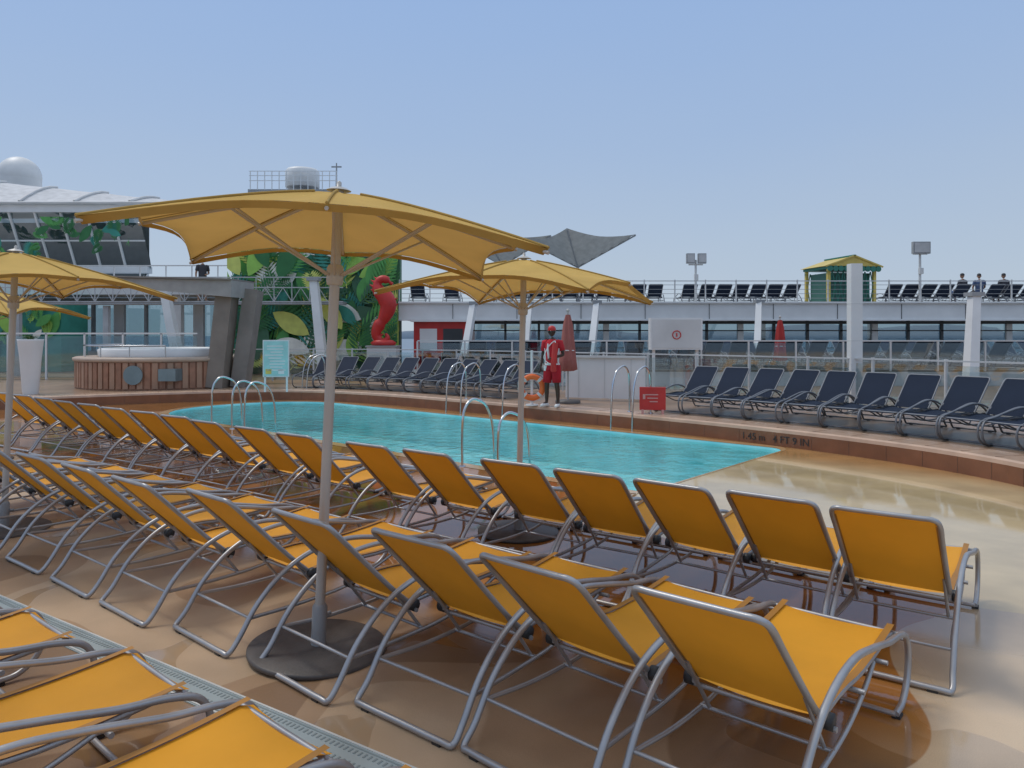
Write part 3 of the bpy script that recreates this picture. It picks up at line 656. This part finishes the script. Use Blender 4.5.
# ---------------------------------------------------------------- hot tub
mb=MB(); rt=2.55
mb.lathe([(rt,0),(rt,.82)],1,64,sm=False); mb.lathe([(rt+.06,.82),(rt+.10,.86),(rt+.10,.92),(rt+.02,.95),(rt-.5,.95),(rt-.55,.93),(rt-.6,.80)],0,64)
for k in range(80):
    a_=2*math.pi*k/80; mb.box((rt+.02,0,.42),(.04,.15,.76),2 if k%2 else 3,Matrix.Rotation(a_,4,'Z'))
mb.lathe([(1.95,.95),(1.98,1.16),(1.90,1.20),(1.75,1.19),(1.7,1.05)],4,48); mb.lathe([(1.7,1.06),(1.7,1.07)],5,48)
mb.lathe([(.28,0),(.28,.03)],6,24,T=Matrix.Translation((.25,-rt-.07,.45))@Matrix.Rotation(R(90),4,'X')); mb.box((1.2,-rt+.22,.45),(.5,.5,.35),6,None)
mb.tube([(math.cos(R(a_))*2.35,math.sin(R(a_))*2.35,1.3) for a_ in range(150,300,8)],.022,7,8)
for a_ in range(150,300,24): mb.tube([(math.cos(R(a_))*2.35,math.sin(R(a_))*2.35,.95),(math.cos(R(a_))*2.35,math.sin(R(a_))*2.35,1.3)],.018,7,8)
mb.build('hot_tub',[RIM,WOOD,WOOD,M('pale_teak',(.44,.26,.17),.5),WHITE,M('tub_water',(.3,.6,.62),.05),M('brushed_plate',(.20,.27,.29),.4,.4),CHROME],(-11.2,24.0,.28))
mb=MB(); mb.box((0,0,.95),(.72,.05,1.05),0); mb.box((0,-.03,.95),(.66,.012,.98),1)
random.seed(3)
for k in range(9): mb.box((random.uniform(-.05,.05),-.038,1.30-k*.085),(random.uniform(.3,.55),.006,.03),0)
mb.box((-.2,-.038,.58),(.16,.006,.14),2); mb.box((.15,-.038,.58),(.16,.006,.14),0)
for x in (-.3,.3): mb.beam((x,0,0),(x,0,.45),.05,.05,0)
mb.build('pool_rules_sign',[WHITE,TEAL,YEL],(-6.7,21.0,.28),R(8))
mb=MB(); mb.lathe([(.18,0),(.20,.1),(.26,1.0),(.31,1.45),(.32,1.5),(.28,1.5),(.26,1.35)],0,32)
for k in range(40):
    a_=random.uniform(0,6.28); l=random.uniform(.15,.32); mb.tube([(0,0,1.35),(math.cos(a_)*l*.4,math.sin(a_)*l*.4,1.5+l*.3),(math.cos(a_)*l,math.sin(a_)*l,1.48+l*.35)],[.01,.02,.003],1,4,flat=.2)
mb.build('tall_planter',[WHITE,M('leaf',(.05,.11,.03),.6)],(-13.15,20.2,.28))
mb=MB(); mb.beam((-9.0,22.6,.28),(-8.75,22.8,3.35),.5,.62,0); mb.beam((-8.45,23.0,.28),(-8.1,23.2,3.3),.45,.55,1)
mb.beam((-12.6,23.4,3.55),(-8.3,22.8,3.28),1.4,.22,2,h2=.5); mb.beam((-12.6,23.4,3.70),(-8.3,22.8,3.56),1.6,.05,1)
mb.build('stone_fin_pergola',[STONE,M('grey_stone_panel',(.24,.215,.19),.6,0,.15,2),M('grey_soffit',(.36,.35,.33),.6)])
# ---------------------------------------------------------------- mural wall with cut-out leaves
greens=[M('mural_green_%d'%i,c,.6) for i,c in enumerate([(.03,.16,.05),(.09,.33,.08),(.30,.56,.10),(.62,.66,.16),(.04,.26,.20),(.78,.78,.70),(.76,.55,.10)])]
def leafs(mb,rng,x0,x1,z0,z1,cnt,y,size=(.8,1.9)):
    for i in range(cnt):
        cx=rng.uniform(x0,x1);cz=rng.uniform(z0,z1);a=rng.uniform(.2,2.9);L1=rng.uniform(*size);m=rng.randrange(7) if rng.random()<.75 else rng.randrange(3)
        yy=y-.004*i; ca,sa=math.cos(a),math.sin(a)
        tr=lambda p:(min(x1,max(x0,cx+p[0]*ca-p[1]*sa)),yy,min(z1,max(z0,cz+p[0]*sa+p[1]*ca)))
        if rng.random()<.55:
            for k in range(9):
                u=L1*(k+1)/10; ll=L1*.42*math.sin(math.pi*(k+2)/12)
                for sg in (1,-1):
                    mb.add([tr((u,0)),tr((u+ll*.35-.04,sg*ll*.55)),tr((u+ll*.75,sg*ll)),tr((u+ll*.35+.05,sg*ll*.45))],[(0,1,2,3)],m)
            mb.add([tr((0,-.02)),tr((L1*1.2,0)),tr((0,.02))],[(0,1,2)],m)
        else:
            K2=10; up=[(L1*k/K2,L1*.22*math.sin(math.pi*k/K2)**.8) for k in range(K2+1)]
            vs=[tr(p) for p in up]+[tr((p[0],-p[1])) for p in up[::-1][1:-1]]; mb.add(vs,[list(range(len(vs)))],m)
mb=MB(); rng=random.Random(5)
mb.box((-8.0,30.6,2.9),(6.8,.5,5.2),0); leafs(mb,rng,-11.4,-4.6,.4,5.45,190,30.33,(.9,2.2))
mb.build('jungle_mural_wall',[M('mural_base',(.05,.15,.08),.6)]+greens[:6]+[greens[6]])
mb=MB(); sp_=cr([(.35,0,2.35),(.02,-.02,2.55),(-.22,0,2.42),(-.18,0,2.12),(.06,0,1.85),(.18,0,1.5),(.02,0,1.05),(-.22,0,.7),(-.28,0,.35),(-.05,0,.14),(.16,0,.28),(.08,0,.45)],5); k=len(sp_)
rad=[.05]*k
for i in range(k):
    u=i/(k-1); rad[i]=.06 if u<.04 else (.15 if u<.2 else (.16+.17*math.sin(min(1,(u-.2)/.4)*math.pi) if u<.6 else .18*(1-u)/.4+.05))
mb.tube(sp_,rad,0,14)
for i in range(4,k-8,3):
    p=sp_[i]; sx=-1 if i<22 else 1; b0=p+Vector((sx*rad[i]*.7,0,0)); mb.tube([b0,b0+Vector((sx*.17,0,.10))],[.07,.01],0,6)
mb.tube([(.18,0,1.5),(.42,0,1.62),(.52,0,1.5)],[.12,.07,.02],0,8,flat=.4)
mb.lathe([(.45,0),(.5,.1),(.35,.2)],0,20); mb.build('red_seahorse_sculpture',[RED],(-4.95,28.5,1.5)); 
mb=MB(); mb.box((0,0,.6),(1.1,1.0,1.2),0); mb.box((0,0,1.18),(1.2,1.1,.06),1); mb.build('sculpture_plinth',[WHITE2,GREY],(-4.95,28.5,.28))
mb=MB(); mb.box((-2.9,30.5,1.5),(2.2,.8,2.0),0); mb.box((-3.4,30.08,1.7),(.7,.04,.9),1); mb.box((-2.4,30.08,1.7),(.8,.04,.9),2); mb.box((-2.9,30.4,2.48),(2.4,1.1,.1),1)
mb.build('red_bar_counter',[RED,WHITE,DARK])
# ---------------------------------------------------------------- left catwalk with lattice
mb=MB(); xa,xb=-24,-6.6
mb.box(((xa+xb)/2,29.2,3.15),(xb-xa,.6,.12),0)
for z in (3.2,3.75,4.15): mb.box(((xa+xb)/2,28.9,z),(xb-xa,.05,.04),1)
x=xa
while x<xb-.7: mb.beam((x,28.9,3.2),(x+.35,28.9,3.75),.025,.025,1); mb.beam((x+.35,28.9,3.75),(x+.7,28.9,3.2),.025,.025,1); mb.beam((x,28.9,3.2),(x,28.9,4.15),.03,.03,1); x+=.7
for x in (-23,-19.5,-16): mb.box((x,29.2,1.6),(.2,.2,2.9),1)
mb.build('lattice_catwalk',[GREY,M('light_grey_steel',(.45,.46,.47),.5)])
mb=MB(); x=-24
while x<-11.5: mb.box((x,27,1.1),(.06,.06,1.7),0); x+=1.4
mb.box((-17.8,27,1.95),(12.6,.06,.06),0); mb.box((-17.8,27,1.1),(12.6,.015,1.5),1); mb.build('glass_windscreen',[WHITE,GLASS])
mb=MB(); mb.box((-22,33,1.8),(5,2,3.0),0); leafs(mb,rng,-24.5,-19.5,.3,3.2,60,31.96,(.6,1.3)); mb.build('leaf_print_screen',[greens[4]]+greens[:6]+[greens[6]])
mb=MB(); mb.box((-23,36.4,4.1),(24,5,.7),0); mb.box((-23,36.4,.7),(24,.2,.84),0)
x=-34.9; i=0
while x<-11: mb.box((x,36.4,2.4),(.12 if i%3 else .5,.2,2.6),2 if i%3 else 0); x+=1.3; i+=1
mb.box((-23,36.5,2.4),(24,.03,2.6),1); mb.box((-23,36.3,3.62),(24,.1,.16),2)
x=-34
while x<-11: mb.box((x,34.2,4.75),(.05,.05,.7),0); x+=1.2
mb.box((-23,34.2,5.1),(24,.06,.05),0)
for x in (-15.5,-12.2): mb.box((x,34.4,2.1),(.35,.35,3.6),0)
mb.build('side_gallery',[WHITE2,TGLASS,GREY])
# ---------------------------------------------------------------- glass lounge with fabric roof and dome
mb=MB(); Y=40
def fr(x,z,out): return Vector((x,Y-out,z))
xs=[-33+i*1.35 for i in range(11)]
for i in range(10):
    a0,a1=xs[i],xs[i+1]; q=[fr(a0,5.5,0),fr(a1,5.5,0),fr(a1,8.3,1.4),fr(a0,8.3,1.4)]
    mb.add(q,[(0,1,2,3)],1); mb.beam(q[0]-Vector((0,.05,0)),q[3]-Vector((0,.05,0)),.1,.1,0)
mb.beam(fr(-33,6.9,.72),fr(-19.5,6.9,.72),.08,.08,0)
mb.beam(fr(-33,8.45,1.4),fr(-19.0,8.45,1.4),.5,.35,0); mb.beam(fr(-33,5.4,0),fr(-19.6,5.4,0),.6,.35,0)
mb.add([(-19.5,Y,5.5),(-24.5,Y+9,5.5),(-24.3,Y+9,8.3),(-19.3,Y-1.4,8.3)],[(0,1,2,3)],1)
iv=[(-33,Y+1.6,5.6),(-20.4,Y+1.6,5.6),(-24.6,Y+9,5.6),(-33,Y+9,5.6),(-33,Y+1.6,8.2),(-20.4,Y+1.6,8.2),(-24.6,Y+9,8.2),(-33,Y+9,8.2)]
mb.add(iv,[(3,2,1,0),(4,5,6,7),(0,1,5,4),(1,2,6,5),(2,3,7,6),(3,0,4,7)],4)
for i in range(6):
    a0=-34+i*2.85; a1=a0+2.85; z0=11.0-.30*i; z1=11.0-.30*(i+1); vs=[];fs=[]
    for u in range(7):
        for v in range(6):
            x=a0+(a1-a0)*u/6; zt=z0+(z1-z0)*u/6; zz=8.75+(zt-8.75)*(1-(1-v/5)**1.6)-.18*math.sin(math.pi*u/6)*math.sin(math.pi*(v+.6)/5.8)
            vs.append((x,Y-1.8+3.2*v/5,zz))
    for u in range(6):
        for v in range(5): b_=u*6+v; fs.append((b_,b_+6,b_+7,b_+1))
    mb.add(vs,fs,2,True); mb.tube([(a0,Y-1.82+3.2*v/5,8.80+(z0-8.75)*(1-(1-v/5)**1.6)) for v in range(6)],.07,3,8)
    mb.tube([(a0,Y-1.85,8.72),(a1,Y-1.85,8.72)],.07,3,8)
mb.box((-26.5,Y+2.6,9.0),(14,2,.5),0)
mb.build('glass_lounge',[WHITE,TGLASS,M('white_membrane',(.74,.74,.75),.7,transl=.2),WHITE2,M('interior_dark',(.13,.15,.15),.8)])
mb=MB(); rng2=random.Random(11)
leafs(mb,rng2,-27.5,-19.8,5.6,8.0,36,38.3,(.5,1.1)); mb.build('palm_leaf_window_decal',[greens[0],greens[1],greens[4],greens[0],greens[1],greens[4],greens[0]])
mb=MB(); mb.lathe([(1.25,-1.6),(1.3,-1.0),(1.3,0)],0,32); mb.sphere((0,0,0),1.32,0,32,16); mb.build('radar_dome',[WHITE],(-33.3,50,12.6))
mb=MB(); mb.box((-35,52,8),(16,6,5.6),0); mb.build('upper_deckhouse',[WHITE2])
mb=MB(); mb.lathe([(1.3,0),(1.35,.05),(1.35,1.3),(1.2,1.5),(.6,1.6)],0,32,c=(-17,60,13.8)); mb.box((-17.3,60,13.3),(7.2,3,.25),1)
for i in range(13): mb.box((-20.7+.57*i,58.5,14.1),(.06,.06,1.5),0)
for z in (14.1,14.5,14.85): mb.box((-17.3,58.5,z),(7,.05,.05),0)
mb.box((-17,61,9.5),(8.4,3,7.4),0)
mb.lathe([(.08,0),(.05,2.2)],1,8,c=(-14,59,13.4)); mb.box((-14,59,15.3),(.8,.1,.1),1)
mb.build('funnel_platform',[WHITE,GREY])
# ---------------------------------------------------------------- tensile canopies
def tensile(x,y,zc,hw,rise,rot):
    mb=MB(); n=12; vs=[];fs=[]
    for i in range(n+1):
        for j in range(n+1):
            u=2*i/n-1; v=2*j/n-1; rr=max(abs(u),abs(v)); mn=min(abs(u),abs(v))/(rr+1e-6)
            z=rise*(rr**1.1)*(.86+.14*mn**2); k=1-.10*(1-mn)*rr
            vs.append((u*hw*k,v*hw*k,z))
    for i in range(n):
        for j in range(n): b_=i*(n+1)+j; fs.append((b_,b_+n+1,b_+n+2,b_+1))
    T_=Matrix.Rotation(R(rot),4,'Z'); mb.add(vs,fs,0,True,T_); mb.lathe([(.12,-4),(.09,.6)],1,12)
    for a_ in (45,135,225,315): mb.tube([(0,0,.0),(math.cos(R(a_))*hw*1.40,math.sin(R(a_))*hw*1.40,rise*.97)],.05,1,6,T=T_)
    mb.build('tensile_canopy',[M('grey_membrane',(.42,.43,.42),.7,transl=.15),GREY],(x,y,zc))
tensile(4.0,45,6.0,2.5,1.9,30); tensile(-.6,47,6.3,2.3,1.8,25)
